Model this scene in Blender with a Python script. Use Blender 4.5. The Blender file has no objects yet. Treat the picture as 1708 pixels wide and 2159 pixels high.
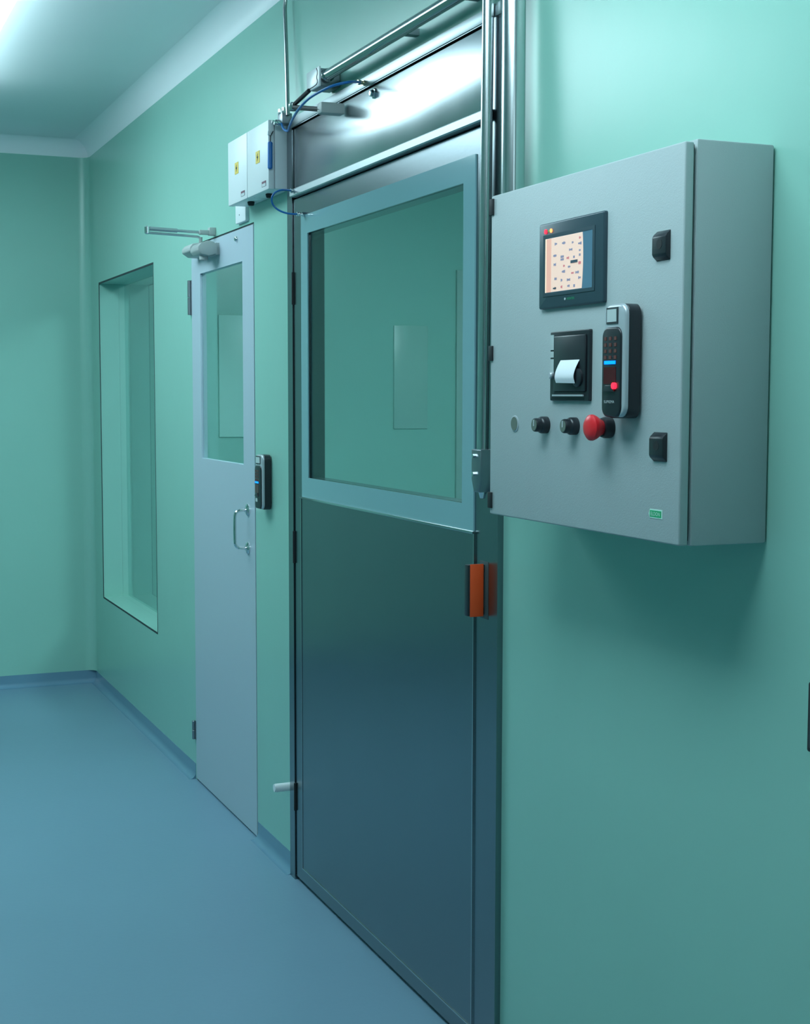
import bpy, bmesh, math, random
from mathutils import Vector, Matrix

C = bpy.context.scene.collection
S = bpy.context.scene
PI = math.pi

# ------------------------------------------------------------------ camera
F_PX, YAW, PITCH, ROLL = 3030.33, 1.173632, 0.0807582, 0.00170530
fw = Vector((-math.sin(YAW) * math.cos(PITCH), math.cos(YAW) * math.cos(PITCH), -math.sin(PITCH)))
rt = Vector((math.cos(YAW), math.sin(YAW), 0))
up = rt.cross(fw)
rt2 = rt * math.cos(ROLL) + up * math.sin(ROLL)
up2 = rt2.cross(fw)
cam_d = bpy.data.cameras.new('camera')
cam = bpy.data.objects.new('camera', cam_d)
C.objects.link(cam)
cam.matrix_world = Matrix(((rt2.x, up2.x, -fw.x, 0.0), (rt2.y, up2.y, -fw.y, -1.4155),
                           (rt2.z, up2.z, -fw.z, 1.53), (0, 0, 0, 1)))
cam_d.sensor_fit = 'VERTICAL'
cam_d.sensor_height = 36.0
cam_d.lens = F_PX / 2159.0 * 36.0
cam_d.clip_start = 0.02
S.camera = cam

# ------------------------------------------------------------------ world, view, light levels
S.view_settings.view_transform = 'Standard'
S.view_settings.look = 'None'
S.view_settings.gamma = 1.0
S.view_settings.use_curve_mapping = False
S.view_settings.exposure = 0.0
LAMP = 10.0           # emission of the ceiling panels
LAMP_COL = (0.67, 0.92, 1.00)
LAMP_BACK = 23.0      # emission of the panel in the room behind the wall
w = bpy.data.worlds.new('world')
S.world = w
w.use_nodes = True
w.node_tree.nodes['Background'].inputs[0].default_value = (0.02, 0.03, 0.035, 1)
w.node_tree.nodes['Background'].inputs[1].default_value = 0.2

# ------------------------------------------------------------------ materials
def mat(name, col, rough=0.5, metal=0.0, spec=0.5, bump=0.0, bscale=30, emis=None, estr=0,
        stretch=None, var=0.0, coat=0.0, rvar=0.0, vscale=3.0):
    m = bpy.data.materials.new(name)
    m.use_nodes = True
    nt = m.node_tree
    b = nt.nodes['Principled BSDF']
    b.inputs['Base Color'].default_value = (*col, 1)
    b.inputs['Roughness'].default_value = rough
    b.inputs['Metallic'].default_value = metal
    b.inputs['Specular IOR Level'].default_value = spec
    if coat:
        b.inputs['Coat Weight'].default_value = coat
        b.inputs['Coat Roughness'].default_value = 0.08
    if emis:
        b.inputs['Emission Color'].default_value = (*emis, 1)
        b.inputs['Emission Strength'].default_value = estr
    if bump or var or rvar:
        tc = nt.nodes.new('ShaderNodeTexCoord')
        mp = nt.nodes.new('ShaderNodeMapping')
        if stretch:
            mp.inputs['Scale'].default_value = stretch
        nt.links.new(tc.outputs['Object'], mp.inputs['Vector'])
    if bump:
        n = nt.nodes.new('ShaderNodeTexNoise')
        n.inputs['Scale'].default_value = bscale
        n.inputs['Detail'].default_value = 3
        nt.links.new(mp.outputs[0], n.inputs['Vector'])
        bp = nt.nodes.new('ShaderNodeBump')
        bp.inputs['Strength'].default_value = bump
        bp.inputs['Distance'].default_value = 0.01
        nt.links.new(n.outputs['Fac'], bp.inputs['Height'])
        nt.links.new(bp.outputs[0], b.inputs['Normal'])
    if var or rvar:
        n2 = nt.nodes.new('ShaderNodeTexNoise')
        n2.inputs['Scale'].default_value = vscale
        n2.inputs['Detail'].default_value = 4
        nt.links.new(mp.outputs[0], n2.inputs['Vector'])
    if var:
        mr = nt.nodes.new('ShaderNodeMapRange')
        mr.inputs['To Min'].default_value = 1 - var
        mr.inputs['To Max'].default_value = 1 + var
        nt.links.new(n2.outputs['Fac'], mr.inputs['Value'])
        vm = nt.nodes.new('ShaderNodeVectorMath')
        vm.operation = 'SCALE'
        vm.inputs[0].default_value = col
        nt.links.new(mr.outputs[0], vm.inputs['Scale'])
        nt.links.new(vm.outputs[0], b.inputs['Base Color'])
    if rvar:
        mr2 = nt.nodes.new('ShaderNodeMapRange')
        mr2.inputs['To Min'].default_value = max(0.02, rough - rvar)
        mr2.inputs['To Max'].default_value = rough + rvar
        nt.links.new(n2.outputs['Fac'], mr2.inputs['Value'])
        nt.links.new(mr2.outputs[0], b.inputs['Roughness'])
    return m

def glass_mat(name, tint):
    m = bpy.data.materials.new(name)
    m.use_nodes = True
    nt = m.node_tree
    nt.nodes.remove(nt.nodes['Principled BSDF'])
    out = nt.nodes['Material Output']
    tr = nt.nodes.new('ShaderNodeBsdfTransparent')
    tr.inputs[0].default_value = (*tint, 1)
    gl = nt.nodes.new('ShaderNodeBsdfGlossy')
    gl.inputs['Roughness'].default_value = 0.03
    gl.inputs['Color'].default_value = (0.85, 0.95, 0.95, 1)
    fr = nt.nodes.new('ShaderNodeFresnel')
    fr.inputs['IOR'].default_value = 1.5
    mx = nt.nodes.new('ShaderNodeMixShader')
    ge = nt.nodes.new('ShaderNodeNewGeometry')
    iv = nt.nodes.new('ShaderNodeMath')
    iv.operation = 'SUBTRACT'
    iv.inputs[0].default_value = 1.0
    nt.links.new(ge.outputs['Backfacing'], iv.inputs[1])
    mu = nt.nodes.new('ShaderNodeMath')
    mu.operation = 'MULTIPLY'
    nt.links.new(fr.outputs[0], mu.inputs[0])
    nt.links.new(iv.outputs[0], mu.inputs[1])
    nt.links.new(mu.outputs[0], mx.inputs[0])
    nt.links.new(tr.outputs[0], mx.inputs[1])
    nt.links.new(gl.outputs[0], mx.inputs[2])
    nt.links.new(mx.outputs[0], out.inputs['Surface'])
    return m

M = {}
M['wall'] = mat('green_wall_paint', (0.30, 0.58, 0.49), 0.28, bump=0.06, bscale=9, var=0.03)
M['wall_unseen'] = mat('darkened_unseen_wall', (0.19, 0.40, 0.35), 0.35)  # base of the unseen walls, darkened to cut bounced light
M['gloss_white'] = mat('gloss_white_cover', (0.93, 0.95, 0.97), 0.25)
M['wall_back'] = mat('green_partition_paint', (0.29, 0.55, 0.48), 0.45)
M['ceiling'] = mat('white_ceiling_paint', (0.76, 0.81, 0.83), 0.32, var=0.02)
M['cove'] = mat('white_coving_paint', (0.86, 0.90, 0.92), 0.4)
M['satin'] = mat('satin_steel', (0.50, 0.55, 0.57), 0.40, 1.0)
M['steel_mid'] = mat('mid_grey_steel_tube', (0.40, 0.43, 0.43), 0.16, 1.0)  # mid grey steel, darker than the polished tubes
M['patch'] = mat('pale_green_reflection', (0.36, 0.58, 0.50), 0.3)  # pale tone of a blurred reflection, given to a solid panel
M['steel_lightened'] = mat('lightened_brushed_steel', (0.50, 0.54, 0.56), 0.25, 1.0, bump=0.004, bscale=60, rvar=0.06, vscale=5)  # leaf steel with its base lightened to lift the lamp's reflection
M['floor'] = mat('blue_epoxy_floor', (0.19, 0.33, 0.43), 0.33, bump=0.03, bscale=60, var=0.05, vscale=2)
M['skirt'] = mat('blue_epoxy_skirting', (0.15, 0.29, 0.40), 0.25)
M['steel'] = mat('brushed_steel', (0.235, 0.275, 0.30), 0.25, 1.0, bump=0.006, bscale=90, rvar=0.05)
M['steel_bright'] = mat('polished_steel', (0.60, 0.64, 0.65), 0.22, 1.0)
M['steel_dark'] = mat('dull_steel', (0.30, 0.33, 0.36), 0.38, 1.0)
M['chrome'] = mat('chrome', (0.75, 0.77, 0.77), 0.08, 1.0)
M['brass'] = mat('nickel_brass', (0.62, 0.55, 0.40), 0.2, 1.0)
M['door_paint'] = mat('grey_door_paint', (0.46, 0.55, 0.62), 0.38)
M['cab'] = mat('grey_powder_coat', (0.44, 0.50, 0.51), 0.5, bump=0.08, bscale=500)
M['border'] = mat('blue_grey_painted_glass_border', (0.25, 0.45, 0.49), 0.12, coat=0.6)
M['black'] = mat('black_plastic', (0.018, 0.022, 0.028), 0.32)
M['blackm'] = mat('matte_black', (0.012, 0.015, 0.018), 0.6)
M['rubber'] = mat('dark_gasket', (0.03, 0.045, 0.05), 0.7)
M['silver'] = mat('silver_plastic', (0.52, 0.56, 0.60), 0.3, 0.3)
M['orange'] = mat('orange_sleeve', (0.85, 0.09, 0.015), 0.55)
M['red'] = mat('red_plastic', (0.80, 0.02, 0.03), 0.35)
M['white'] = mat('white_plastic', (0.80, 0.84, 0.86), 0.4)
M['closer'] = mat('grey_closer_paint', (0.42, 0.46, 0.45), 0.45)
M['blue'] = mat('blue_hose', (0.01, 0.15, 0.45), 0.3)
M['blueb'] = mat('blue_plastic', (0.01, 0.16, 0.50), 0.35)
M['paper'] = mat('thermal_paper', (0.86, 0.88, 0.92), 0.7)
M['yellow'] = mat('yellow_sticker', (0.80, 0.58, 0.10), 0.5)
M['maroon'] = mat('maroon_print', (0.16, 0.05, 0.09), 0.5)
M['screen'] = mat('lit_peach_screen', (0.5, 0.45, 0.40), 0.25, emis=(0.80, 0.52, 0.40), estr=0.72)
M['screen_o'] = mat('lit_orange_screen_band', (0.5, 0.35, 0.30), 0.25, emis=(0.70, 0.32, 0.22), estr=0.75)
M['screen_w'] = mat('lit_screen_edge', (0.6, 0.5, 0.40), 0.25, emis=(0.95, 0.72, 0.50), estr=0.8)
M['screen_off'] = mat('screen_blue_strip', (0.09, 0.16, 0.22), 0.15, emis=(0.05, 0.17, 0.26), estr=0.35)
M['ink'] = mat('screen_ink', (0.10, 0.14, 0.26), 0.4, emis=(0.25, 0.27, 0.34), estr=0.6)
M['inkd'] = mat('screen_dark_ink', (0.04, 0.08, 0.12), 0.4)
M['inkr'] = mat('screen_red_ink', (0.4, 0.1, 0.12), 0.4, emis=(0.6, 0.25, 0.28), estr=0.5)
M['bezel'] = mat('dark_teal_bezel', (0.035, 0.065, 0.085), 0.3)
M['led_r'] = mat('red_lamp', (0.3, 0, 0), 0.3, emis=(1, 0.015, 0.04), estr=3)
M['led_o'] = mat('orange_lamp', (0.3, 0.1, 0), 0.3, emis=(1, 0.25, 0.08), estr=3)
M['led_g'] = mat('green_lamp', (0.05, 0.3, 0.1), 0.3, emis=(0.2, 0.5, 0.1), estr=0.5)
M['led_b'] = mat('blue_lamp', (0, 0.1, 0.4), 0.3, emis=(0.0, 0.13, 1.0), estr=3.5)
M['key'] = mat('dim_backlit_key', (0.05, 0.03, 0.03), 0.4, emis=(0.35, 0.08, 0.05), estr=0.12)
M['print_g'] = mat('green_print', (0.02, 0.42, 0.17), 0.5)
M['print_w'] = mat('pale_print', (0.55, 0.60, 0.62), 0.5)
M['label'] = mat('pale_green_label', (0.55, 0.80, 0.70), 0.5)
M['knobface'] = mat('grey_green_knob_face', (0.13, 0.17, 0.14), 0.6)
M['lampw'] = mat('white_lamp_housing', (0.8, 0.82, 0.82), 0.4)
M['diff'] = mat('lit_diffuser', (0.8, 0.8, 0.8), 0.5, emis=LAMP_COL, estr=LAMP)
M['diff_c'] = mat('lit_fill_diffuser', (0.8, 0.8, 0.8), 0.5, emis=LAMP_COL, estr=LAMP * 0.30)  # for the added fill panel behind the viewer
M['diff_a'] = mat('lit_diffuser_far', (0.8, 0.8, 0.8), 0.5, emis=LAMP_COL, estr=LAMP * 0.72)
M['diff_b'] = mat('lit_diffuser_back', (0.8, 0.8, 0.8), 0.5, emis=LAMP_COL, estr=LAMP_BACK)
M['glass'] = glass_mat('clear_glass', (0.86, 0.93, 0.92))
M['lcd'] = mat('grey_lcd', (0.55, 0.62, 0.62), 0.12)
M['finger'] = mat('dark_red_sensor', (0.05, 0.004, 0.008), 0.1, emis=(0.2, 0, 0.01), estr=0.05)
M['pane_lightened'] = mat('lightened_pane', (0.56, 0.84, 0.74), 0.3)  # lightened to stand for a brighter room beyond the pane
M['door_back'] = mat('grey_green_door_paint', (0.33, 0.50, 0.44), 0.5)

# ------------------------------------------------------------------ mesh helpers
class MB:
    """collects shapes into one mesh"""
    def __init__(self):
        self.bm = bmesh.new()
    def _tag(self, n0, mi):
        for f in list(self.bm.faces)[n0:]:
            f.material_index = mi
    def box(self, x0, x1, y0, y1, z0, z1, bev=0.0, mi=0, seg=2):
        t = bmesh.new()
        bmesh.ops.create_cube(t, size=1.0)
        for v in t.verts:
            v.co = Vector(((x0 + x1) / 2 + v.co.x * (x1 - x0), (y0 + y1) / 2 + v.co.y * (y1 - y0),
                           (z0 + z1) / 2 + v.co.z * (z1 - z0)))
        if bev:
            bmesh.ops.bevel(t, geom=list(t.edges), offset=bev, segments=seg, profile=0.5, affect='EDGES')
        self._merge(t, mi)
        return self
    def _merge(self, t, mi):
        me = bpy.data.meshes.new('tmp')
        for f in t.faces:
            f.material_index = mi
        t.to_mesh(me)
        t.free()
        self.bm.from_mesh(me)
        bpy.data.meshes.remove(me)
    def cyl(self, p0, p1, r0, r1=None, seg=24, mi=0, bev=0.0):
        r1 = r0 if r1 is None else r1
        p0, p1 = Vector(p0), Vector(p1)
        d = p1 - p0
        q = d.to_track_quat('Z', 'Y')
        L = d.length
        prof = [(r0 - bev, 0), (r0, bev), (r1, L - bev), (r1 - bev, L)] if bev else [(r0, 0), (r1, L)]
        t = bmesh.new()
        rings = []
        for r, z in prof:
            rings.append([t.verts.new(p0 + q @ Vector((r * math.cos(2 * PI * k / seg), r * math.sin(2 * PI * k / seg), z)))
                          for k in range(seg)])
        for a, b in zip(rings, rings[1:]):
            for k in range(seg):
                t.faces.new((a[k], a[(k + 1) % seg], b[(k + 1) % seg], b[k]))
        t.faces.new(list(reversed(rings[0])))
        t.faces.new(rings[-1])
        self._merge(t, mi)
        return self
    def lathe(self, p0, axis, prof, seg=32, mi=0):
        p0 = Vector(p0)
        q = Vector(axis).to_track_quat('Z', 'Y')
        t = bmesh.new()
        rings = [[t.verts.new(p0 + q @ Vector((r * math.cos(2 * PI * k / seg), r * math.sin(2 * PI * k / seg), z)))
                  for k in range(seg)] for r, z in prof]
        for a, b in zip(rings, rings[1:]):
            for k in range(seg):
                t.faces.new((a[k], a[(k + 1) % seg], b[(k + 1) % seg], b[k]))
        t.faces.new(list(reversed(rings[0])))
        t.faces.new(rings[-1])
        self._merge(t, mi)
        return self
    def tube(self, pts, r, seg=14, mi=0, smooth=0):
        pts = [Vector(p) for p in pts]
        for _ in range(smooth):
            q = [pts[0]]
            for a, b in zip(pts, pts[1:]):
                q += [a * 0.75 + b * 0.25, a * 0.25 + b * 0.75]
            q.append(pts[-1])
            pts = q
        t = bmesh.new()
        tan = []
        for i in range(len(pts)):
            a = pts[max(0, i - 1)]
            b = pts[min(len(pts) - 1, i + 1)]
            tan.append((b - a).normalized())
        n = tan[0].orthogonal().normalized()
        rings = []
        for i, p in enumerate(pts):
            n = (n - tan[i] * n.dot(tan[i])).normalized()
            b = tan[i].cross(n)
            rings.append([t.verts.new(p + (n * math.cos(2 * PI * k / seg) + b * math.sin(2 * PI * k / seg)) * r)
                          for k in range(seg)])
        for a, b in zip(rings, rings[1:]):
            for k in range(seg):
                t.faces.new((a[k], a[(k + 1) % seg], b[(k + 1) % seg], b[k]))
        t.faces.new(list(reversed(rings[0])))
        t.faces.new(rings[-1])
        self._merge(t, mi)
        return self
    def prism_xz(self, poly, y0, y1, mi=0, bev=0.0):
        """polygon in x,z extruded from y0 (front) to y1"""
        t = bmesh.new()
        a = [t.verts.new((x, y0, z)) for x, z in poly]
        b = [t.verts.new((x, y1, z)) for x, z in poly]
        n = len(poly)
        f0 = t.faces.new(a)
        t.faces.new(list(reversed(b)))
        for k in range(n):
            t.faces.new((a[(k + 1) % n], a[k], b[k], b[(k + 1) % n]))
        bmesh.ops.recalc_face_normals(t, faces=t.faces)
        if bev:
            bmesh.ops.bevel(t, geom=list(f0.edges), offset=bev, segments=3, profile=0.5, affect='EDGES')
        self._merge(t, mi)
        return self
    def prism_x(self, poly, x0, x1, mi=0, bev=0.0):
        """polygon in y,z extruded along x"""
        t = bmesh.new()
        a = [t.verts.new((x0, y, z)) for y, z in poly]
        b = [t.verts.new((x1, y, z)) for y, z in poly]
        n = len(poly)
        t.faces.new(a)
        t.faces.new(list(reversed(b)))
        for k in range(n):
            t.faces.new((a[(k + 1) % n], a[k], b[k], b[(k + 1) % n]))
        bmesh.ops.recalc_face_normals(t, faces=t.faces)
        if bev:
            bmesh.ops.bevel(t, geom=list(t.edges), offset=bev, segments=2, profile=0.5, affect='EDGES')
        self._merge(t, mi)
        return self
    def prism_y(self, poly, y0, y1, mi=0):
        return self.prism_xz(poly, y0, y1, mi)
    def plate(self, x0, x1, z0, z1, yf, yb, holes, mi=0):
        """upright slab with rectangular openings (hx0, hx1, hz0, hz1)"""
        xs = sorted({x0, x1, *[v for h in holes for v in h[:2]]})
        zs = sorted({z0, z1, *[v for h in holes for v in h[2:]]})
        t = bmesh.new()
        def solid(i, j):
            if not (0 <= i < len(xs) - 1 and 0 <= j < len(zs) - 1):
                return False
            cx, cz = (xs[i] + xs[i + 1]) / 2, (zs[j] + zs[j + 1]) / 2
            return not any(h[0] < cx < h[1] and h[2] < cz < h[3] for h in holes)
        vf, vb = {}, {}
        def V(d, i, j, y):
            if (i, j) not in d:
                d[(i, j)] = t.verts.new((xs[i], y, zs[j]))
            return d[(i, j)]
        for i in range(len(xs) - 1):
            for j in range(len(zs) - 1):
                if not solid(i, j):
                    continue
                c = [(i, j), (i + 1, j), (i + 1, j + 1), (i, j + 1)]
                t.faces.new([V(vf, a, b, yf) for a, b in c])
                t.faces.new([V(vb, a, b, yb) for a, b in reversed(c)])
                for (di, dj), (a, b) in (((0, -1), (c[0], c[1])), ((1, 0), (c[1], c[2])),
                                         ((0, 1), (c[2], c[3])), ((-1, 0), (c[3], c[0]))):
                    if not solid(i + di, j + dj):
                        t.faces.new((V(vf, *b, yf), V(vf, *a, yf), V(vb, *a, yb), V(vb, *b, yb)))
        bmesh.ops.recalc_face_normals(t, faces=t.faces)
        self._merge(t, mi)
        return self
    def build(self, name, mats, parent=None, ang=35):
        me = bpy.data.meshes.new(name)
        self.bm.to_mesh(me)
        self.bm.free()
        for m in (mats if isinstance(mats, (list, tuple)) else [mats]):
            me.materials.append(M[m])
        me.shade_smooth()
        me.set_sharp_from_angle(angle=math.radians(ang))
        o = bpy.data.objects.new(name, me)
        C.objects.link(o)
        if parent is not None:
            o.parent = parent
            o.matrix_parent_inverse = Matrix.Translation(parent.location).inverted()
        return o

def rrect(x0, x1, z0, z1, r, n=6):
    pts = []
    for cx, cz, a0 in ((x1 - r, z0 + r, -90), (x1 - r, z1 - r, 0), (x0 + r, z1 - r, 90), (x0 + r, z0 + r, 180)):
        for k in range(n + 1):
            a = math.radians(a0 + 90 * k / n)
            pts.append((cx + r * math.cos(a), cz + r * math.sin(a)))
    return pts

def text(name, body, x, y, z, width, height, m, parent, depth=0.0004):
    """raised lettering facing -y, centred on x,z and fitted to width and height"""
    cu = bpy.data.curves.new(name, 'FONT')
    cu.body = body
    cu.extrude = 0.0
    tmp = bpy.data.objects.new('tmp', cu)
    C.objects.link(tmp)
    dg = bpy.context.evaluated_depsgraph_get()
    me = bpy.data.meshes.new_from_object(tmp.evaluated_get(dg))
    bpy.data.objects.remove(tmp)
    xs = [v.co.x for v in me.vertices]
    ys = [v.co.y for v in me.vertices]
    sx = width / (max(xs) - min(xs))
    sy = height / (max(ys) - min(ys))
    cx, cy = (max(xs) + min(xs)) / 2, (max(ys) + min(ys)) / 2
    for v in me.vertices:
        v.co = Vector((x + (v.co.x - cx) * sx, y, z + (v.co.y - cy) * sy))
    me.name = name
    me.materials.clear()
    me.materials.append(M[m])
    o = bpy.data.objects.new(name, me)
    C.objects.link(o)
    if parent is not None:
        o.parent = parent
        o.matrix_parent_inverse = world_of(parent).inverted()
    return o

def world_of(o):
    t = Vector((0, 0, 0))
    m = Matrix.Identity(4)
    chain = []
    while o is not None:
        chain.append(o)
        o = o.parent
    for c in reversed(chain):
        m = m @ c.matrix_parent_inverse @ Matrix.Translation(c.location)
    return m

def sub(mb, name, mats, parent, label=None, ang=35):
    o = mb.build(name, mats, None, ang)
    o.parent = parent
    o.matrix_parent_inverse = world_of(parent).inverted()
    if label:
        o['label'] = label
    return o

def empty(name, loc):
    o = bpy.data.objects.new(name, None)
    o.empty_display_size = 0.05
    C.objects.link(o)
    o.location = loc
    return o

def tag(o, label, cat, group=None):
    o['label'] = label
    o['category'] = cat
    if group:
        o['group'] = group
    return o

def struct(o, label=None):
    o['kind'] = 'structure'
    if label:
        o['label'] = label
    return o

# ================================================================== THE SETTING
XL, XR, YN, YB = -7.65, 2.4, -3.1, 3.2     # room limits
ZC = 2.84                                    # ceiling
ZG = 2.758                                   # top of the green paint
WT = 0.10                                    # wall thickness
W1 = (-7.400, -6.178, 0.490, 2.094)
D1 = (-5.520, -4.685, 0.0, 2.108)
D2 = (-4.287, -2.815, 0.0, 2.372)

struct(MB().box(XL - 0.15, XR + 0.15, YN - 0.15, YB + 0.15, -0.10, 0.0).build('floor', 'floor'),
       'glossy blue grey seamless epoxy floor')
struct(MB().box(XL - 0.15, XR + 0.15, YN - 0.15, YB + 0.15, ZC, ZC + 0.10).build('ceiling', 'ceiling'),
       'smooth white ceiling')
struct(MB().plate(XL, XR, 0.0, ZC, 0.0, WT, [W1, D1, D2]).build('wall_right', 'wall'),
       'long glossy mint green wall with window and two doors')
struct(MB().box(XL - 0.12, XL, YN, YB, 0, ZC).build('wall_back', 'wall'), 'mint green wall at the far end')
struct(MB().box(XR, XR + 0.12, YN, YB, 0, ZC).build('wall_front', 'wall_unseen'), 'unseen green wall behind the viewer, darkened to cut bounce')
struct(MB().box(XL - 0.12, XR + 0.12, YN - 0.12, YN, 0, ZC).build('wall_left', 'wall_unseen'), 'unseen green wall opposite the doors, darkened to cut bounce')
struct(MB().box(XL - 0.12, XR + 0.12, YB, YB + 0.12, 0, ZC).build('wall_outer', 'wall_back'), 'green outer wall of the room behind')

def arc(r, n=10):
    return [(math.cos(PI / 2 * k / n), math.sin(PI / 2 * k / n)) for k in range(n + 1)]

RC = ZC - ZG
# white coving, along the long wall
poly = [(0.0, ZC - 0.0005), (0.0, ZG)] + [(-RC + RC * c, ZG + RC * s) for c, s in arc(RC)][1:-1] + [(-RC, ZC - 0.0005)]
mb = MB()
mb.prism_x([(y, z) for y, z in poly], XL, XR)
struct(mb.build('trim_1', 'cove', ang=20), 'white concave coving above the long green wall')
# coving on the far wall
mb = MB()
t = [(XL, ZC - 0.0005), (XL, ZG)] + [(XL + RC - RC * c, ZG + RC * s) for c, s in arc(RC)][1:-1] + [(XL + RC, ZC - 0.0005)]
mb.prism_xz(t, YN, -0.001)
struct(mb.build('trim_2', 'cove', ang=20), 'white concave coving above the far wall')
# rounded inside corner
RV = 0.055
mb = MB()
bmv = bmesh.new()
pp = [(XL, 0.0)] + [(XL, -RV)] + [(XL + RV - RV * math.cos(a), -RV + RV * math.sin(a)) for a in [PI / 2 * k / 10 for k in range(1, 10)]] + [(XL + RV, 0.0)]
a_ = [bmv.verts.new((x, y, 0.066)) for x, y in pp]
b_ = [bmv.verts.new((x, y, ZG)) for x, y in pp]
bmv.faces.new(a_)
bmv.faces.new(list(reversed(b_)))
for k in range(len(pp)):
    bmv.faces.new((a_[(k + 1) % len(pp)], a_[k], b_[k], b_[(k + 1) % len(pp)]))
bmesh.ops.recalc_face_normals(bmv, faces=bmv.faces)
mb._merge(bmv, 0)
struct(mb.build('trim_3', 'wall', ang=20), 'rounded green inside corner of the room')

# coved skirting
def skirt_profile(h, r, t=0.0015):
    pts = [(0.0, 0.0), (0.0, h), (-t, h), (-t, r)]
    pts += [(-t - r + r * math.cos(a), r - r * math.sin(a)) for a in [PI / 2 * k / 8 for k in range(1, 9)]]
    return pts
for i, (xa, xb) in enumerate(((XL, D1[0] - 0.012), (D1[1] + 0.004, D2[0]), (D2[1], XR))):
    mb = MB().prism_x(skirt_profile(0.062, 0.026), xa, xb)
    struct(mb.build('baseboard_right' if i == 0 else 'baseboard_right.%03d' % i, 'skirt', ang=20),
           ['blue coved skirting between corner and grey door', 'short blue coved skirting between the two doors',
            'blue coved skirting right of the steel door'][i])
mb = MB()
mb.prism_xz([(XL - y, z) for y, z in skirt_profile(0.066, 0.026)], YN, 0.0)
struct(mb.build('baseboard_back', 'skirt', ang=20), 'blue coved skirting of the far wall')

# ---------------------------------------------------------------- window in the long wall
x0, x1, z0, z1 = W1
win = empty('window_1', (x0, 0.12, z0))
struct(win, 'deep flush interior window near the far corner')
sub(MB().plate(x0 - 0.005, x1 + 0.003, z0 - 0.006, z1 + 0.006, -0.0010, 0.002, [(x0 + 0.001, x1 - 0.001, z0 + 0.001, z1 - 0.002)]),
    'window_gasket', 'rubber', win, 'thin dark seal line round the opening')
sub(MB().box(x0 + 0.004, x1 - 0.004, 0.128, 0.136, z0 + 0.002, z1 - 0.004), 'glass_pane', 'glass', win)
sub(MB().plate(x0 - 0.03, x1 + 0.03, z0 - 0.03, z1 + 0.03, WT + 0.0005, 0.146, [(x0, x1, z0, z1)]), 'window_frame', 'wall', win)

# ---------------------------------------------------------------- room behind
w2 = empty('window_2', (XL, 0.69, 1.30))
struct(w2, 'pale pane seen through the small door window')
sub(MB().box(XL, XL + 0.012, 0.69, 1.25, 1.303, 1.965, 0.002), 'pale_panel', 'pane_lightened', w2)  # opaque pane, its pale colour stands for the lit room beyond
w3 = empty('reflection_patch', (XL, 1.72, 1.35))
struct(w3, 'faint pale panel standing in for a blurred reflection in the steel door glass')
sub(MB().box(XL, XL + 0.010, 1.72, 1.93, 1.34, 1.93, 0.002), 'pale_panel', 'patch', w3)  # solid panel imitating a soft reflection in the door glass
d3 = empty('door_3', (XL, 2.11, 0))
struct(d3, 'plain green grey door at the end of the room behind')
sub(MB().box(XL, XL + 0.02, 2.11, 3.0, 0.0, 2.255, 0.002), 'door_leaf', 'door_back', d3)

# ---------------------------------------------------------------- grey flush door
x0, x1, z0, z1 = D1
HW = (-5.388, -4.820, 1.290, 1.990)
dr = empty('door_1', (x0, 0.0, 0.0))
struct(dr, 'plain pale grey flush door with tall window')
sub(MB().plate(x0 - 0.001, x1 + 0.001, 0.0, z1 + 0.001, 0.003, 0.030, [(x0 + 0.016, x1 - 0.016, -1, z1 - 0.016)]),
    'door_frame', 'rubber', dr, 'dark recessed frame line')
sub(MB().plate(x0 + 0.005, x1 - 0.003, 0.008, z1 - 0.007, -0.002, 0.022, [HW]), 'door_leaf', 'door_paint', dr)
sub(MB().box(HW[0], HW[1], 0.004, 0.008, HW[2], HW[3]), 'glass_pane', 'glass', dr)
for za, zb in ((1.842, 1.975), (0.163, 0.237)):
    mb = MB()
    mb.cyl((x0 - 0.012, -0.007, za), (x0 - 0.012, -0.007, (za + zb) / 2 - 0.001), 0.0075, bev=0.001)
    mb.cyl((x0 - 0.012, -0.007, (za + zb) / 2 + 0.001), (x0 - 0.012, -0.007, zb), 0.0075, bev=0.001)
    mb.box(x0 - 0.012, x0 + 0.004, -0.004, -0.001, za, zb)
    sub(mb, 'hinge', 'steel_dark', dr)
ph = (-4.770, 1.136, 1.004)
mb = MB()
mb.tube([(ph[0], -0.003, ph[1]), (ph[0], -0.030, ph[1]), (ph[0], -0.046, ph[1] - 0.006), (ph[0], -0.050, ph[1] - 0.024),
         (ph[0], -0.050, ph[2] + 0.024), (ph[0], -0.046, ph[2] + 0.006), (ph[0], -0.030, ph[2]), (ph[0], -0.003, ph[2])],
        0.0055, smooth=2)
hd = sub(mb, 'pull_handle', 'chrome', dr, 'chrome D shaped pull handle')
for z in ph[1:]:
    mb = MB().lathe((ph[0], -0.002, z), (0, -1, 0), [(0.021, 0), (0.021, 0.003), (0.016, 0.007), (0.009, 0.009), (0.008, 0.012)])
    sub(mb, 'handle_rose', 'chrome', hd)
sub(MB().lathe((-4.881, -0.002, 2.071), (0, -1, 0), [(0.010, 0), (0.010, 0.003), (0.008, 0.008), (0.003, 0.010)]),
    'door_stud', 'chrome', dr, 'small round chrome stud')

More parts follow.
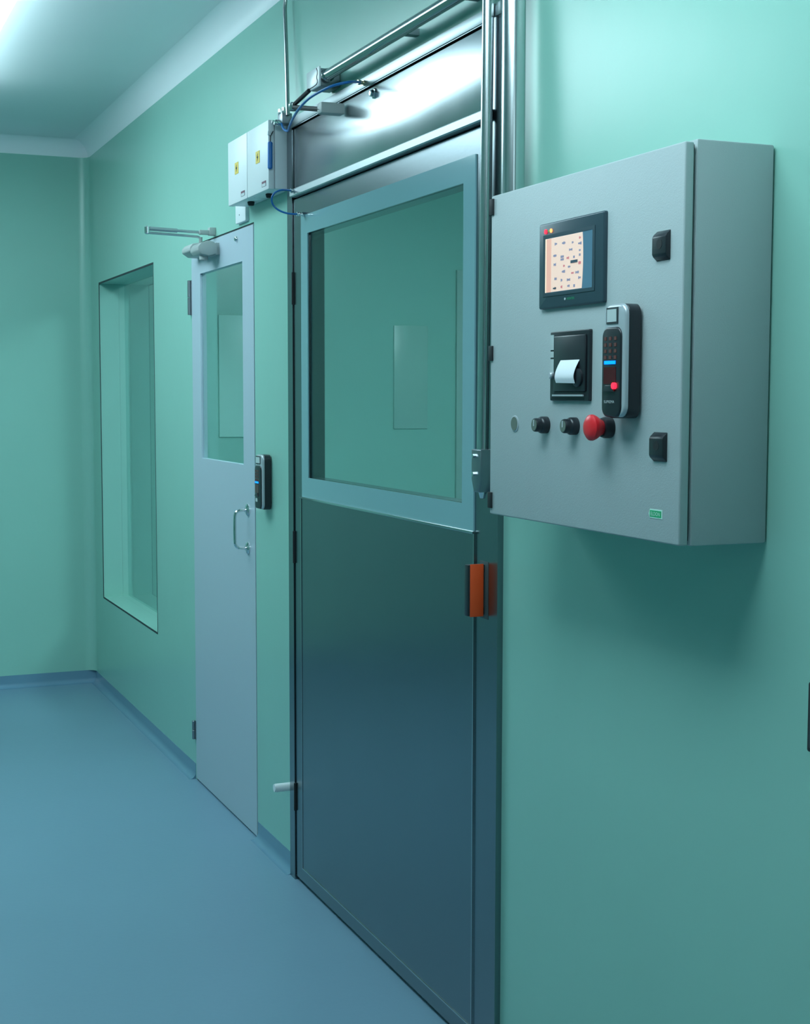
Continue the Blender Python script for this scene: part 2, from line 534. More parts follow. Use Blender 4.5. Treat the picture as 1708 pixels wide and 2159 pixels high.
# grey overhead closer of that door
dc = empty('door_closer', (-5.20, 0.0, 2.06))
tag(dc, 'pale grey overhead door closer on the grey flush door, arm folded out', 'door closer', 'door closers')
def prof(y0, y1, z0, z1, c):
    return [(y1, z0), (y0 + c, z0), (y0, z0 + c), (y0, z1 - c), (y0 + c, z1), (y1, z1)]
cap = [(-0.083, 2.050), (-0.083, 2.064), (-0.072, 2.077), (-0.046, 2.086), (-0.024, 2.082), (-0.014, 2.066), (-0.014, 2.040),
       (-0.044, 2.032), (-0.072, 2.037)]
sub(MB().prism_x(cap, -5.215, -5.100, bev=0.003), 'closer_body', 'closer', dc)
waist = [(-0.050, 2.052), (-0.050, 2.066), (-0.040, 2.076), (-0.002, 2.076), (-0.002, 2.042), (-0.040, 2.042)]
sub(MB().prism_x(waist, -5.300, -5.210, bev=0.003), 'body_waist', 'closer', dc)
lobe = [(-0.064, 2.066), (-0.064, 2.080), (-0.052, 2.094), (-0.026, 2.098), (-0.002, 2.094), (-0.002, 2.050), (-0.040, 2.050)]
sub(MB().prism_x(lobe, -5.420, -5.295, bev=0.004), 'spring_tube', 'closer', dc)
mb = MB()
mb.box(-5.21, -5.11, -0.016, -0.002, 2.038, 2.080)
sub(mb, 'mounting_plate', 'closer', dc)
mb = MB()
mb.cyl((-5.190, -0.050, 2.078), (-5.190, -0.050, 2.106), 0.0065, bev=0.001)
sub(mb, 'spindle', 'closer', dc)
sub(MB().cyl((-5.150, -0.050, 2.018), (-5.150, -0.050, 2.040), 0.016, bev=0.003), 'adjuster_cap', 'closer', dc)
EL = Vector((-5.178, -0.250, 2.121))
mb = MB()
mb.tube([(-5.190, -0.050, 2.090), (-5.190, -0.052, 2.104), (-5.190, -0.066, 2.108), EL + Vector((0.0, 0.004, -0.009))], 0.0045, smooth=1)
mb.tube([EL + Vector((0.0, 0.006, 0.006)), EL + Vector((0, 0.07, 0.004)), (-5.175, -0.055, 2.122)], 0.0050)
mb.tube([EL + Vector((0.0, 0.008, 0.006)), EL + Vector((0.0, 0.110, 0.003))], 0.0075)
sub(mb, 'closer_arm', 'satin', dc, 'two bare metal arms meeting at a joint')
sub(MB().cyl(EL + Vector((0, 0, -0.014)), EL + Vector((0, 0, 0.014)), 0.009, bev=0.003), 'arm_joint', 'chrome', dc)
mb = MB()
mb.box(-5.186, -5.164, -0.060, -0.020, 2.114, 2.130, 0.003)
mb.box(-5.190, -5.160, -0.024, 0.0, 2.112, 2.140, 0.002)
sub(mb, 'wall_bracket', 'closer', dc)

# ---------------------------------------------------------------- steel door
sd = empty('door_2', (D2[0], 0.0, 0.0))
struct(sd, 'large brushed stainless steel door with square window')
FX0, FX1, FZ1 = -4.285, -2.815, 2.370
sub(MB().plate(FX0, FX1, 0.0, FZ1, -0.014, 0.050, [(-4.238, -2.858, -1, 2.340)]), 'door_frame', 'steel', sd)
sub(MB().box(-4.237, -2.859, 0.046, 0.06, 2.110, 2.339), 'frame_core', 'rubber', sd)
sub(MB().box(-4.284, -2.816, -0.0165, -0.013, 2.342, 2.369, 0.001), 'head_rail', 'satin', sd, 'bright flat strip along the top of the frame')
sub(MB().box(-4.233, -2.864, -0.008, 0.045, 2.150, 2.337, 0.0015), 'transom_panel', 'steel_lightened', sd)
mb = MB()
mb.prism_x([(-0.006, 2.128), (-0.027, 2.128), (-0.030, 2.131), (-0.030, 2.148), (-0.027, 2.151), (-0.006, 2.151)], -4.213, -2.862)
sub(mb, 'drip_rail', 'satin', sd, 'projecting bright rail above the leaf')
HO = (-4.096, -3.003, 1.283, 2.011)
leaf = sub(MB().plate(-4.233, -2.864, 0.014, 2.124, -0.010, 0.040, [HO]), 'door_leaf', 'steel', sd)
sub(MB().plate(-4.163, -2.939, 0.060, 1.219, -0.0125, -0.009, []), 'lower_panel', 'steel', leaf)
mb = MB()
mb.box(-4.166, -4.163, -0.0145, -0.009, 0.060, 1.219)
mb.box(-2.939, -2.936, -0.0145, -0.009, 0.060, 1.219)
mb.box(-4.166, -2.936, -0.0145, -0.009, 0.057, 0.060)
sub(mb, 'seam_bead', 'steel_bright', leaf, 'thin bright bead round the lower panel')
sub(MB().box(-4.166, -2.936, -0.019, -0.009, 1.217, 1.223, 0.001), 'ledge', 'steel_bright', leaf, 'thin bright ledge under the window')
sub(MB().plate(-4.156, -2.941, 1.223, 2.067, -0.0135, -0.009, [HO]), 'window_border', 'border', leaf,
    'wide blue grey glazed border')
sub(MB().box(HO[0], HO[1], -0.006, -0.001, HO[2], HO[3]), 'glass_pane', 'glass', leaf)
for za, zb in ((1.808, 1.906), (1.010, 1.110), (0.224, 0.312)):
    mb = MB()
    mb.cyl((-4.2355, -0.0145, za), (-4.2355, -0.0145, zb), 0.0026, bev=0.0005)
    mb.box(-4.2375, -4.2335, -0.0145, -0.010, za, zb)
    sub(mb, 'hinge', 'blackm', sd, 'slim dark hinge')
mb = MB().lathe((-3.565, -0.008, 2.317), (0, -1, 0), [(0.014, 0), (0.014, 0.004), (0.009, 0.005), (0.009, 0.012), (0.006, 0.014)], seg=6)
sub(mb, 'bolt_nut', 'chrome', sd)
mb = MB().box(-2.905, -2.886, -0.052, -0.014, 1.037, 1.153, 0.002)
pp_ = sub(mb, 'push_handle', 'black', leaf, 'black push handle with orange side')
mb = MB().box(-2.8865, -2.8835, -0.047, -0.0145, 1.036, 1.1545, 0.0005)
mb2 = sub(mb, 'orange_plate', 'orange', leaf, 'bright orange side plate of the handle')
mb = MB()
mb.box(-2.903, -2.886, -0.016, -0.0095, 1.040, 1.056)
mb.box(-2.903, -2.886, -0.016, -0.0095, 1.136, 1.152)
sub(mb, 'handle_mount', 'blackm', leaf)
M['dull'] = mat('dull_dark_plate', (0.05, 0.075, 0.08), 0.6)
sub(MB().box(-2.910, -2.868, -0.0112, -0.0095, 1.030, 1.160, 0.0004), 'reflection_mask', 'dull', leaf, 'thin dull plate added behind the handle to hide its reflection')  # added plate that keeps the orange reflection off the steel

# ================================================================== THINGS ON THE WALL
# vertical steel rod in front of the closing edge of the steel door
RY = -0.0305
rd = empty('locking_rod', (-2.858, RY, 1.315))
tag(rd, 'slim vertical steel rod running up past the steel door beside the grey cabinet', 'rod')
sub(MB().cyl((-2.860, RY, 1.40), (-2.838, RY, ZC), 0.0130, seg=32), 'rod', 'steel_bright', rd)
mb = MB()
mb.prism_xz([(-2.884, 1.412), (-2.836, 1.412), (-2.836, 1.345), (-2.846, 1.318), (-2.872, 1.318), (-2.884, 1.345)], RY - 0.016, RY + 0.016, bev=0.003)
cl = sub(mb, 'rod_clamp', 'steel_dark', rd, 'dull grey clamp at the foot of the rod')
for z in (1.398, 1.358):
    sub(MB().cyl((-2.866, RY - 0.016, z), (-2.866, RY - 0.022, z), 0.005, seg=6), 'clamp_bolt', 'chrome', cl)
mb = MB().cyl((-2.859, RY, 1.320), (-2.859, RY, 1.304), 0.0095, 0.006, bev=0.001)
sub(mb, 'rod_tip', 'chrome', cl)

# wide conduit next to the frame, bending into the cabinet side
mb = MB()
mb.tube([(-2.702, -0.042, ZC), (-2.700, -0.042, 1.70), (-2.699, -0.043, 1.66), (-2.690, -0.046, 1.632), (-2.665, -0.052, 1.618),
         (-2.62, -0.06, 1.612), (-2.548, -0.062, 1.612)], 0.0245, seg=40)
cd = mb.build('conduit_pipe', 'steel_bright')
tag(cd, 'thick vertical steel conduit on the wall entering behind the grey control cabinet', 'pipe')

# horizontal tube above the steel door
mb = MB()
mb.cyl((-3.828, -0.046, 2.412), (-2.905, -0.046, 2.412), 0.0150, seg=32)
mb.lathe((-3.840, -0.046, 2.412), (1, 0, 0), [(0.008, 0), (0.016, 0.002), (0.0185, 0.010), (0.0185, 0.022), (0.0150, 0.026)])
hp = mb.build('conduit_pipe.001', 'steel_mid')
tag(hp, 'horizontal steel conduit above the steel door', 'pipe')
for i, x in enumerate((-3.30, -2.95)):
    mb = MB()
    mb.box(x - 0.012, x + 0.012, -0.034, 0.0, 2.404, 2.420)
    sub(mb, 'pipe_saddle', 'steel_dark', hp)

# thin pipe at the left going up to the ceiling
mb = MB()
mb.tube([(-4.224, -0.030, 2.375), (-4.245, -0.026, 2.52), (-4.262, -0.025, 2.67), (-4.266, -0.025, 2.705), (-4.262, -0.022, 2.735),
         (-4.255, -0.02, 2.77)], 0.0062, smooth=2)
tp = mb.build('conduit_pipe.002', 'steel_mid')
tag(tp, 'thin vertical steel tube rising from the valve to the coving left of the steel door', 'pipe')

# valve cluster at top of the thin pipe
pv = empty('pneumatic_valve', (-4.26, -0.03, 2.35))
tag(pv, 'small shiny metal valve with several fittings on top of the white boxes', 'valve')
mb = MB()
mb.box(-4.276, -4.232, -0.046, -0.014, 2.352, 2.384, 0.002)
sub(mb, 'valve_body', 'steel_dark', pv)
for (xx, yy) in ((-4.272, -0.040), (-4.258, -0.030), (-4.242, -0.038)):
    mb = MB()
    mb.cyl((xx, yy, 2.380), (xx, yy, 2.390), 0.0080, seg=6)
    mb.cyl((xx, yy, 2.390), (xx, yy, 2.402), 0.0050, bev=0.001)
    sub(mb, 'fitting', 'chrome', pv)
for (xx, zz) in ((-4.266, 2.360), (-4.244, 2.352)):
    mb = MB()
    mb.cyl((xx, -0.044, zz), (xx, -0.058, zz), 0.0080, seg=6)
    mb.cyl((xx, -0.058, zz), (xx, -0.068, zz), 0.0055, bev=0.001)
    sub(mb, 'fitting', 'chrome', pv)

# two white boxes side by side
def white_box(x0, x1, lab, first):
    o = empty('junction_box' + ('' if first else '.001'), ((x0 + x1) / 2, 0, 2.161))
    tag(o, lab, 'electrical box', 'white boxes beside the steel door')
    mb = MB()
    mb.box(x0 + 0.001, x1 - 0.001, -0.052, -0.001, 2.163, 2.368, 0.003)
    sub(mb, 'box_body', 'white', o)
    mb = MB().box(x0, x1, -0.074, -0.054, 2.161, 2.370, 0.004)
    sub(mb, 'box_lid', 'white', o)
    return o
jb1 = white_box(-4.735, -4.516, 'left white plastic junction box of the pair beside the steel door', True)
jb2 = white_box(-4.511, -4.285, 'right white plastic junction box of the pair, carrying the valve and blue hoses', False)
for o, xa, xr in ((jb1, -4.649, -4.580), (jb2, -4.413, -4.350)):
    mb = MB()
    mb.box(xa, xa + 0.040, -0.0752, -0.0735, 2.254, 2.291)
    st = sub(mb, 'warning_sticker', 'yellow', o, 'small yellow warning sticker')
    mb = MB()
    cx = xa + 0.020
    mb.prism_xz([(cx + 0.004, 2.284), (cx - 0.009, 2.271), (cx - 0.001, 2.271), (cx - 0.004, 2.260), (cx + 0.009, 2.274), (cx + 0.001, 2.274)], -0.0758, -0.0750)
    sub(mb, 'bolt_symbol', 'blackm', st)
    mb = MB().box(xr, xr + 0.041, -0.0752, -0.0735, 2.174, 2.190)
    mk = sub(mb, 'maker_sticker', 'maroon', o, 'small dark red sticker')
    mb = MB().box(xr + 0.004, xr + 0.041, -0.0756, -0.0750, 2.174, 2.183)
    sub(mb, 'sticker_stripe', 'print_w', mk)
for xx in (-4.60, -4.40):
    mb = MB().cyl((xx, -0.035, 2.163), (xx, -0.035, 2.150), 0.012, 0.010, bev=0.002)
    sub(mb, 'cable_gland', 'blackm', jb1 if xx < -4.51 else jb2)
# blue plastic tag hanging on the box corner
bt = empty('blue_pen', (-4.279, -0.071, 2.22))
tag(bt, 'slim blue plastic pen hanging at the corner of the right white box', 'pen')
sub(MB().cyl((-4.277, -0.071, 2.220), (-4.277, -0.070, 2.302), 0.0075, bev=0.003), 'pen_barrel', 'blueb', bt)
sub(MB().tube([(-4.277, -0.070, 2.302), (-4.280, -0.068, 2.320), (-4.277, -0.060, 2.335)], 0.0015), 'pen_cord', 'blackm', bt)
sub(MB().box(-4.285, -4.278, -0.077, -0.066, 2.322, 2.334, 0.001), 'pen_clip', 'white', bt)

# switch plate below the boxes
sw = empty('wall_switch', (-4.79, 0, 2.124))
tag(sw, 'small square white switch plate on the green wall just above the grey door', 'switch')
sub(MB().prism_xz(rrect(-4.862, -4.742, 2.118, 2.186, 0.006), -0.013, 0.0, bev=0.003), 'switch_plate', 'white', sw)
sub(MB().cyl((-4.812, -0.0125, 2.145), (-4.812, -0.0145, 2.145), 0.0022), 'plate_screw', 'steel_dark', sw)

# white plate closer with black scissor arms above the steel door
ac = empty('door_closer.001', (-3.87, 0, 2.40))
tag(ac, 'white ended closer box with black scissor arms above the steel door', 'door closer', 'door closers')
mb = MB().box(-3.925, -3.842, -0.062, -0.002, 2.386, 2.435, 0.003)
sub(mb, 'closer_body', 'steel_dark', ac)
mb = MB().box(-3.937, -3.831, -0.069, -0.062, 2.383, 2.438, 0.003)
cp = sub(mb, 'cover_plate', 'gloss_white', ac, 'bright white cover plate')
mb = MB()
mb.tube([(-3.930, -0.0695, 2.389), (-3.852, -0.0695, 2.389), (-3.840, -0.0695, 2.396), (-3.849, -0.0695, 2.409), (-3.840, -0.0695, 2.422), (-3.849, -0.0695, 2.434)], 0.0011, seg=6, smooth=1)
sub(mb, 'cover_line', 'blackm', cp)
J = Vector((-4.020, -0.082, 2.358))
sub(MB().tube([J + Vector((0, 0, 0.004)), (-3.905, -0.072, 2.384)], 0.0062, seg=8), 'upper_arm', 'blackm', ac)
sub(MB().tube([J, (-3.78, -0.075, 2.309)], 0.0068, seg=8), 'lower_arm', 'blackm', ac)
sub(MB().lathe(J + Vector((0, 0, -0.010)), (0, 0, 1), [(0.010, 0), (0.012, 0.003), (0.012, 0.018), (0.006, 0.024)]), 'arm_joint', 'steel_bright', ac)
mb = MB()
mb.box(-3.812, -3.775, -0.082, -0.012, 2.300, 2.330, 0.005)
sub(mb, 'arm_bracket', 'closer', ac, 'grey bracket fixed to the top of the door')

# blue hoses and their fittings
def fitting(x, y, z, ax, nm, parent, m='brass'):
    a = Vector(ax)
    p = Vector((x, y, z))
    mb = MB()
    mb.cyl(p, p + a * 0.012, 0.0075, seg=6)
    mb.cyl(p + a * 0.012, p + a * 0.020, 0.0050)
    mb.cyl(p + a * 0.020, p + a * 0.028, 0.0068, bev=0.001)
    return sub(mb, nm, m, parent)
h1 = empty('air_hose', (-3.64, -0.02, 2.36))
tag(h1, 'long blue air hose arching from the valve to the top of the steel door frame', 'hose', 'blue air hoses')
sub(MB().tube([(-3.600, -0.036, 2.350), (-3.580, -0.055, 2.346), (-3.540, -0.095, 2.334), (-3.569, -0.125, 2.328), (-3.63, -0.14, 2.322),
               (-3.708, -0.145, 2.318), (-3.802, -0.14, 2.307), (-3.927, -0.115, 2.305), (-4.06, -0.08, 2.309), (-4.156, -0.052, 2.314),
               (-4.215, -0.048, 2.330), (-4.238, -0.046, 2.352)],
              0.0036, smooth=2), 'hose_line', 'blue', h1)
fitting(-3.610, -0.014, 2.351, (0.25, -0.97, 0), 'hose_fitting', h1)
h2 = empty('air_hose.001', (-4.16, -0.02, 2.14))
tag(h2, 'short looped blue air hose between two fittings on the left frame of the steel door', 'hose', 'blue air hoses')
sub(MB().tube([(-4.172, -0.038, 2.143), (-4.160, -0.055, 2.143), (-4.148, -0.078, 2.140), (-4.152, -0.097, 2.132), (-4.156, -0.105, 2.117),
               (-4.166, -0.100, 2.100), (-4.162, -0.088, 2.085), (-4.145, -0.070, 2.073), (-4.128, -0.050, 2.068), (-4.118, -0.034, 2.068)],
              0.0028, smooth=2), 'hose_line', 'blue', h2)
fitting(-4.175, -0.012, 2.144, (0, -1, 0), 'hose_fitting', h2, 'chrome')
fitting(-4.122, -0.010, 2.068, (0, -1, 0), 'hose_fitting', h2, 'chrome')

# fingerprint readers
def reader(o, x0, x1, yb, z0, z1, D=0.034):
    """slim tall reader: front faces -y, mounted with its back on y = yb"""
    yf = yb - D
    W_, H_ = x1 - x0, z1 - z0
    yy = yb
    sub(MB().prism_xz(rrect(x0, x1, z0, z1, 0.016), yb - D * 0.74, yb - 0.004, bev=0.002), 'housing', 'black', o, 'black rear housing')
    sub(MB().box(x0 + 0.01, x1 - 0.01, yb - 0.006, yb, z0 + 0.02, z1 - 0.02), 'back_plate', 'blackm', o)
    sub(MB().prism_xz(rrect(x0 + 0.001, x1 - 0.001, z0 + 0.002, z1, 0.018), yf + 0.002, yb - D * 0.74, bev=0.005), 'front_shell', 'silver', o, 'silver front shell')
    pr = rrect(x0 + 0.0005, x1 - 0.010, z0 + 0.002, z0 + H_ * 0.80, 0.016)
    fp = sub(MB().prism_xz(pr, yf - 0.001, yf + 0.008, bev=0.003), 'keypad_panel', 'black', o, 'glossy black keypad panel')
    lc = (x0 + 0.014, x1 - 0.026, z0 + H_ * 0.845, z0 + H_ * 0.955)
    sub(MB().box(lc[0] - 0.003, lc[1] + 0.003, yf + 0.0005, yf + 0.006, lc[2] - 0.003, lc[3] + 0.003), 'display_rim', 'rubber', o)
    sub(MB().box(lc[0], lc[1], yf - 0.0002, yf + 0.006, lc[2], lc[3]), 'display', 'lcd', o)
    kx = [x0 + 0.012 + k * 0.0155 for k in range(3)]
    for r in range(4):
        for x in kx:
            z = z0 + H_ * (0.70 - r * 0.055)
            sub(MB().box(x - 0.0035, x + 0.0035, yf - 0.0018, yf, z - 0.0028, z + 0.0028), 'key', 'key', fp)
    sub(MB().box(x0 + 0.010, x0 + 0.044, yf - 0.002, yf, z0 + H_ * 0.475, z0 + H_ * 0.505), 'status_light', 'led_b', fp, 'lit blue bar')
    sub(MB().box(x0 + 0.008, x0 + 0.046, yf - 0.0016, yf + 0.001, z0 + H_ * 0.30, z0 + H_ * 0.45), 'finger_sensor', 'finger', fp, 'dark red fingerprint window')
    sub(MB().prism_xz([(x0 + 0.010, z0 + H_ * 0.235), (x0 + 0.044, z0 + H_ * 0.235), (x0 + 0.040, z0 + H_ * 0.29), (x0 + 0.018, z0 + H_ * 0.29)],
                      yf - 0.005, yf, bev=0.001), 'finger_rest', 'black', fp)
    return fp, yf
r1 = empty('fingerprint_reader', (-2.0, -0.167, 1.49))
tag(r1, 'black and silver fingerprint reader on the grey control cabinet door', 'fingerprint reader', 'fingerprint readers')
fp, yf = reader(r1, -2.059, -1.990, -0.168, 1.494, 1.678)
sub(MB().cyl((-2.059 + 0.044, yf - 0.001, 1.494 + 0.184 * 0.285), (-2.059 + 0.044, yf - 0.0058, 1.494 + 0.184 * 0.285), 0.0052), 'sensor_glow', 'led_r', fp, 'lit red dot')
text('maker_lettering', 'SUPREMA', -2.059 + 0.026, yf - 0.0014, 1.494 + 0.184 * 0.145, 0.032, 0.0045, 'print_w', fp)
r2 = empty('fingerprint_reader.001', (-4.53, 0, 1.16))
tag(r2, 'black and silver fingerprint reader on the green wall between the two doors', 'fingerprint reader', 'fingerprint readers')
fp, yf = reader(r2, -4.582, -4.500, 0.0, 1.156, 1.336)
sub(MB().box(-4.582 + 0.012, -4.582 + 0.032, yf - 0.0014, yf, 1.156 + 0.024, 1.156 + 0.036), 'pale_tab', 'lcd', fp)

# white bumper on the wall by the floor
mb = MB()
mb.tube([(-4.318, 0.0, 0.279), (-4.318, -0.052, 0.279)], 0.0135, seg=28)
mb.tube([(-4.318, -0.052, 0.279), (-4.318, -0.0565, 0.279)], 0.0125, seg=28)
ds = mb.build('door_stop', 'white')
tag(ds, 'short white round door stop on the wall left of the steel door near the floor', 'door stop')

# dark box at the right edge of the photo
db = empty('wall_box', (-1.70, 0, 0.98))
tag(db, 'dark box low on the green wall at the right edge, only its left side visible', 'box')
sub(MB().box(-1.745, -1.63, -0.022, 0.0, 0.992, 1.100, 0.004), 'box_housing', 'blackm', db)
sub(MB().box(-1.735, -1.64, -0.026, -0.021, 1.000, 1.092, 0.002), 'box_cover', 'black', db)

# ---------------------------------------------------------------- control cabinet
cb = empty('control_cabinet', (-2.21, 0, 1.298))
tag(cb, 'grey steel wall control cabinet with touch screen, printer and buttons', 'control cabinet')
CX0, CX1, CZ0, CZ1 = -2.545, -1.880, 1.297, 1.917
sub(MB().box(CX0, CX1, -0.145, -0.003, CZ0, CZ1 + 0.004, 0.003), 'cabinet_body', 'cab', cb)
sub(MB().box(CX0 + 0.008, CX1 - 0.008, -0.152, -0.140, CZ0 + 0.008, CZ1 - 0.004), 'door_seal', 'rubber', cb, 'dark rubber seal behind the door')
YF = -0.167
sub(MB().box(CX0, CX1, YF, -0.150, CZ0 + 0.001, CZ1 - 0.001, 0.003, seg=3), 'cabinet_door', 'cab', cb)
for za, zb in ((1.879, 1.910), (1.598, 1.627), (1.310, 1.341)):
    mb = MB()
    mb.box(CX0 - 0.002, CX0 + 0.013, YF - 0.004, -0.140, za, zb, 0.001)
    sub(mb, 'hinge', 'blackm', cb, 'small black hinge block')
for zc_ in (1.764, 1.450):
    xa, xb = -1.955, -1.916
    lk = sub(MB().prism_x([(YF + 0.001, zc_ - 0.024), (YF - 0.007, zc_ - 0.017), (YF - 0.009, zc_ - 0.013), (YF - 0.009, zc_ + 0.013),
                           (YF - 0.007, zc_ + 0.017), (YF + 0.001, zc_ + 0.024)], xa, xb, bev=0.001), 'door_lock', 'black', cb)
    sub(MB().lathe((-1.934, YF - 0.0085, zc_ + 0.002), (0, -1, 0), [(0.0078, 0), (0.0078, 0.0009)]), 'key_hole', 'blackm', lk)

# touch panel
TX0, TX1, TZ0, TZ1 = -2.333, -2.105, 1.686, 1.838
tpn = sub(MB().prism_xz(rrect(TX0, TX1, TZ0, TZ1, 0.004), YF - 0.0075, YF + 0.001, bev=0.003), 'touch_panel', 'bezel', cb, 'dark framed touch screen')
SX0, SX1, SZ0, SZ1 = -2.308, -2.141, 1.7135, 1.8105
sub(MB().plate(SX0 - 0.008, SX1 + 0.008, SZ0 - 0.006, SZ1 + 0.006, YF - 0.0085, YF - 0.007, [(SX0, SX1, SZ0, SZ1)]), 'inner_bezel', 'bezel', tpn)
ys = YF - 0.0078
mb = MB()
mb.box(SX0, SX1, ys, ys + 0.002, SZ0, SZ1, mi=0)
pk = SX0 + (SX1 - SX0) * 0.80
curve = [(pk - 0.004 + 0.006 * math.cos((k / 10.0 - 0.55) * 2.2), SZ0 + 0.001 + (SZ1 - SZ0 - 0.002) * k / 10.0) for k in range(11)]
mb.prism_xz([(SX0 + 0.001, SZ1 - 0.001), (SX0 + 0.001, SZ0 + 0.001)] + curve, ys - 0.0004, ys + 0.001, mi=1)
mb.box(SX0 + 0.001, SX0 + 0.005, ys - 0.0008, ys, SZ0 + 0.001, SZ1 - 0.001, mi=3)
mb.box(SX0 + 0.005, SX0 + 0.022, ys - 0.0008, ys, SZ0 + 0.001, SZ1 - 0.002, mi=2)
rnd = random.Random(7)
marks = [(0.24, 0.87, 4), (0.41, 0.86, 4), (0.60, 0.84, 4), (0.75, 0.90, 6), (0.75, 0.80, 4), (0.56, 0.72, 4), (0.75, 0.68, 4), (0.75, 0.60, 4),
         (0.22, 0.66, 4), (0.38, 0.62, 4), (0.38, 0.57, 4), (0.50, 0.58, 6), (0.63, 0.58, 4), (0.22, 0.50, 4), (0.42, 0.45, 6), (0.53, 0.42, 4),
         (0.41, 0.35, 4), (0.24, 0.24, 4), (0.60, 0.30, 6), (0.70, 0.30, 4), (0.52, 0.19, 4), (0.37, 0.20, 4), (0.22, 0.07, 5), (0.37, 0.08, 6),
         (0.52, 0.08, 4), (0.64, 0.07, 4), (0.75, 0.46, 6), (0.75, 0.20, 4)]
for u, v, mi in marks:
    cx, cz = SX0 + u * (SX1 - SX0), SZ0 + v * (SZ1 - SZ0)
    n = rnd.choice((2, 3, 4))
    for k in range(n):
        hh = rnd.uniform(0.0012, 0.0026)
        xo = cx + (k - n / 2) * 0.0030
        mb.box(xo, xo + 0.0019, ys - 0.0010, ys - 0.0002, cz - hh, cz + hh, mi=mi)
mb.box(SX0 + 0.56 * (SX1 - SX0), SX0 + 0.70 * (SX1 - SX0), ys - 0.0012, ys - 0.0002, SZ0 + 0.475 * (SZ1 - SZ0), SZ0 + 0.525 * (SZ1 - SZ0), mi=5)
sub(mb, 'screen', ['screen_off', 'screen', 'screen_o', 'screen_w', 'ink', 'inkd', 'inkr'], tpn, 'lit peach display with small marks')
for x, m_, r in ((TX0 + 0.026, 'led_r', 0.0042), (TX0 + 0.037, 'led_g', 0.0016), (TX0 + 0.046, 'led_o', 0.0036)):
    sub(MB().cyl((x, YF - 0.0070, TZ1 - 0.0150), (x, YF - 0.0092, TZ1 - 0.0150), r), 'indicator_lamp', m_, tpn,
        {'led_r': 'red lamp', 'led_g': 'green lamp', 'led_o': 'orange lamp'}[m_])
text('maker_lettering', 'WEINTEK', (TX0 + TX1) / 2 + 0.004, YF - 0.0080, TZ0 + 0.0135, 0.028, 0.0040, 'print_g', tpn)
sub(MB().cyl((TX0 + 0.098, YF - 0.007, TZ0 + 0.0135), (TX0 + 0.098, YF - 0.0082, TZ0 + 0.0135), 0.0022), 'maker_emblem', 'print_w', tpn)

# receipt printer
PX0, PX1, PZ0, PZ1 = -2.290, -2.151, 1.5215, 1.6440
pr_ = sub(MB().prism_xz(rrect(PX0, PX1, PZ0, PZ1, 0.003), YF - 0.006, YF + 0.001, bev=0.0015), 'receipt_printer', 'black', cb, 'black panel printer with paper strip')
sub(MB().box(PX0 + 0.018, PX1 - 0.008, YF - 0.010, YF - 0.005, PZ0 + 0.016, PZ1 - 0.008, 0.003), 'printer_cover', 'black', pr_)
for za, zb in ((0.77, 0.97), (0.66, 0.73), (0.42, 0.62)):
    sub(MB().box(PX0 + 0.0025, PX0 + 0.014, YF - 0.0068, YF - 0.005, PZ0 + za * 0.1225 - 0.004, PZ0 + zb * 0.1225 - 0.002), 'side_key', 'lcd', pr_)
sub(MB().box(PX0 + 0.018, PX1 - 0.012, YF - 0.0115, YF - 0.009, PZ0 + 0.008, PZ0 + 0.011), 'tear_edge', 'silver', pr_)
sub(MB().lathe((PX1 - 0.030, YF - 0.0095, PZ0 + 0.040), (0, -1, 0), [(0.016, 0), (0.016, 0.004), (0.013, 0.006)]), 'feed_knob', 'black', pr_)
sub(MB().lathe((PX0 + 0.012, YF - 0.006, PZ0 + 0.045), (0, -1, 0), [(0.006, 0), (0.006, 0.006), (0.004, 0.008)]), 'release_button', 'silver', pr_)
# curling paper
bmp = bmesh.new()
prof_p = []
for k in range(13):
    a = k / 12.0
    z = 1.5935 - 0.0405 * a
    y = YF - 0.0095 - 0.011 * math.sin(min(1.0, a * 1.25) * PI / 2) + 0.003 * max(0, a - 0.8) / 0.2
    prof_p.append((y, z))
px0, px1 = -2.244, -2.177
r0 = [(bmp.verts.new((px0 - 0.003 * math.sin(k / 12 * PI * 0.5), y, z)), bmp.verts.new((px1 - 0.003 * math.sin(k / 12 * PI * 0.5), y, z - (0.0012 if k == 12 else 0)))) for k, (y, z) in enumerate(prof_p)]
for (a, b), (c, d) in zip(r0, r0[1:]):
    bmp.faces.new((a, b, d, c))
gg = bmesh.ops.extrude_face_region(bmp, geom=list(bmp.faces))
for v in [g for g in gg['geom'] if isinstance(g, bmesh.types.BMVert)]:
    v.co.y += 0.0004
bmesh.ops.recalc_face_normals(bmp, faces=bmp.faces)
mb = MB()
mb._merge(bmp, 0)
sub(mb, 'paper_strip', 'paper', pr_, 'white curled receipt paper', ang=60)

# row of round controls
bz = 1.4775
bl = sub(MB().lathe((-2.437, YF + 0.001, bz), (0, -1, 0), [(0.0155, 0), (0.0155, 0.0022), (0.0135, 0.0030)]), 'blanking_plug', 'silver', cb)
sub(MB().cyl((-2.437, YF - 0.001, bz), (-2.437, YF - 0.0026, bz), 0.0130), 'plug_face', 'knobface', bl)
for x in (-2.313, -2.206):
    ks = sub(MB().lathe((x, YF + 0.001, bz), (0, -1, 0), [(0.0155, 0), (0.0155, 0.012), (0.0140, 0.015), (0.0125, 0.016), (0.0125, 0.024), (0.0115, 0.026)]),
             'selector_switch', 'black', cb, 'black round selector switch')
    sub(MB().cyl((x, YF - 0.024, bz), (x, YF - 0.0258, bz), 0.0100), 'switch_face', 'knobface', ks)
    sub(MB().box(x - 0.0012, x + 0.0012, YF - 0.0268, YF - 0.0255, bz - 0.002, bz + 0.0095), 'pointer_mark', 'print_w', ks)
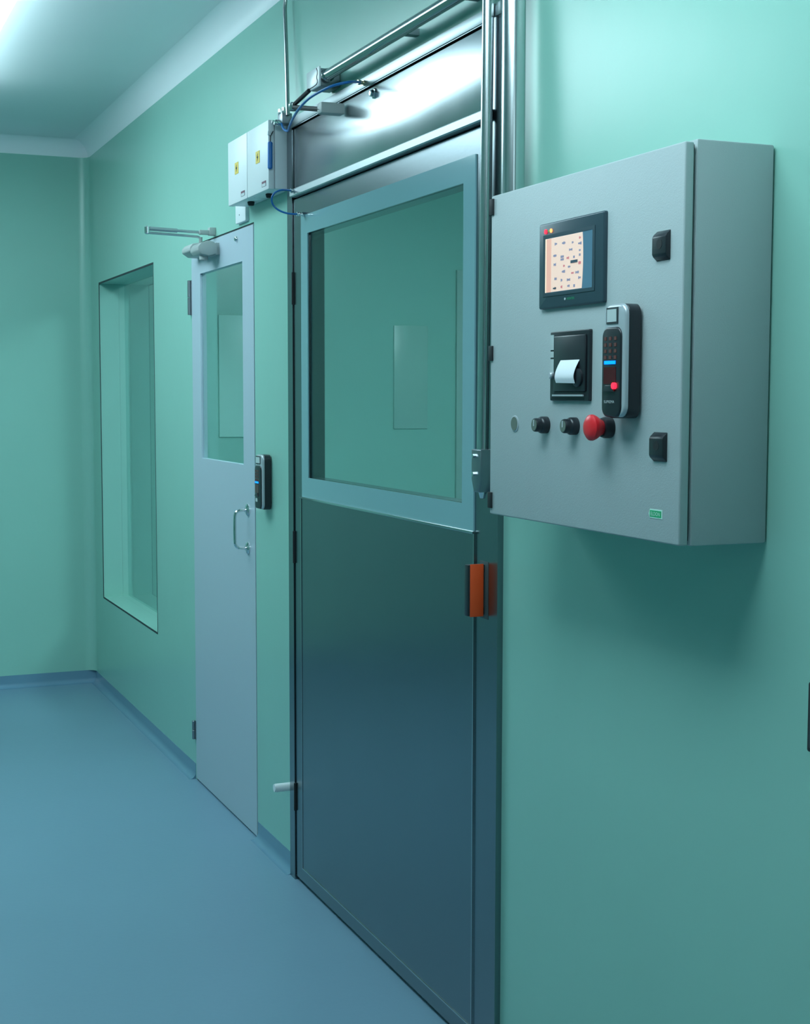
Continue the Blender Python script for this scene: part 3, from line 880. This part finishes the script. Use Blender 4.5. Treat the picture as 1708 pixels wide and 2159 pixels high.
es = sub(MB().lathe((-2.090, YF + 0.001, bz), (0, -1, 0), [(0.0180, 0), (0.0180, 0.012), (0.0160, 0.017), (0.0120, 0.018)]), 'emergency_button', 'black', cb, 'red mushroom button on black collar')
sub(MB().lathe((-2.090, YF - 0.015, bz), (0, -1, 0), [(0.0120, 0), (0.0135, 0.004), (0.0200, 0.014), (0.0220, 0.019), (0.0215, 0.023), (0.0170, 0.0268), (0.0090, 0.0285), (0.002, 0.0288)]),
    'button_cap', 'red', es, 'red mushroom cap')
# green maker label
lbm = rrect(-1.966, -1.926, 1.3355, 1.3505, 0.003)
ml = sub(MB().prism_xz([(-1.966, 1.343), (-1.962, 1.3360), (-1.926, 1.3360), (-1.926, 1.3505), (-1.962, 1.3505)], YF - 0.0006, YF + 0.0005), 'maker_label', 'label', cb, 'pale green bordered label')
sub(MB().box(-1.962, -1.929, YF - 0.0009, YF - 0.0005, 1.3380, 1.3485), 'label_field', 'print_g', ml)
text('label_lettering', 'ELDON', -1.9455, YF - 0.0012, 1.3432, 0.026, 0.0060, 'label', ml)

# ---------------------------------------------------------------- ceiling panels
def panel(name, x0, x1, y0, y1, lab, m='diff', grp='ceiling light panels'):
    o = empty(name, ((x0 + x1) / 2, (y0 + y1) / 2, ZC - 0.05))
    tag(o, lab, 'ceiling light', grp)
    sub(MB().box(x0 + 0.01, x1 - 0.01, y0 + 0.01, y1 - 0.01, ZC - 0.010, ZC - 0.0005), 'lamp_housing', 'lampw', o)
    sub(MB().box(x0, x1, y0, y1, ZC - 0.130, ZC - 0.010, 0.003), 'diffuser', m, o)
    return o
panel('ceiling_light', -6.40, -4.30, -1.70, -0.780, 'glaring white ceiling light panel at the top left corner', 'diff_a')
panel('ceiling_light.001', -2.50, -1.20, -1.30, -0.700, 'ceiling light panel above the steel door, out of frame')
panel('fill_light_panel', 0.60, 1.80, -1.45, -0.850, 'added fill light panel behind the viewer, out of frame', 'diff_c')  # weak unseen lamp added to lift the cabinet's side face
panel('ceiling_light.003', -5.2, -4.0, 1.3, 1.9, 'unseen ceiling light panel of the room behind', 'diff_b')  # strength raised until the window panes brighten
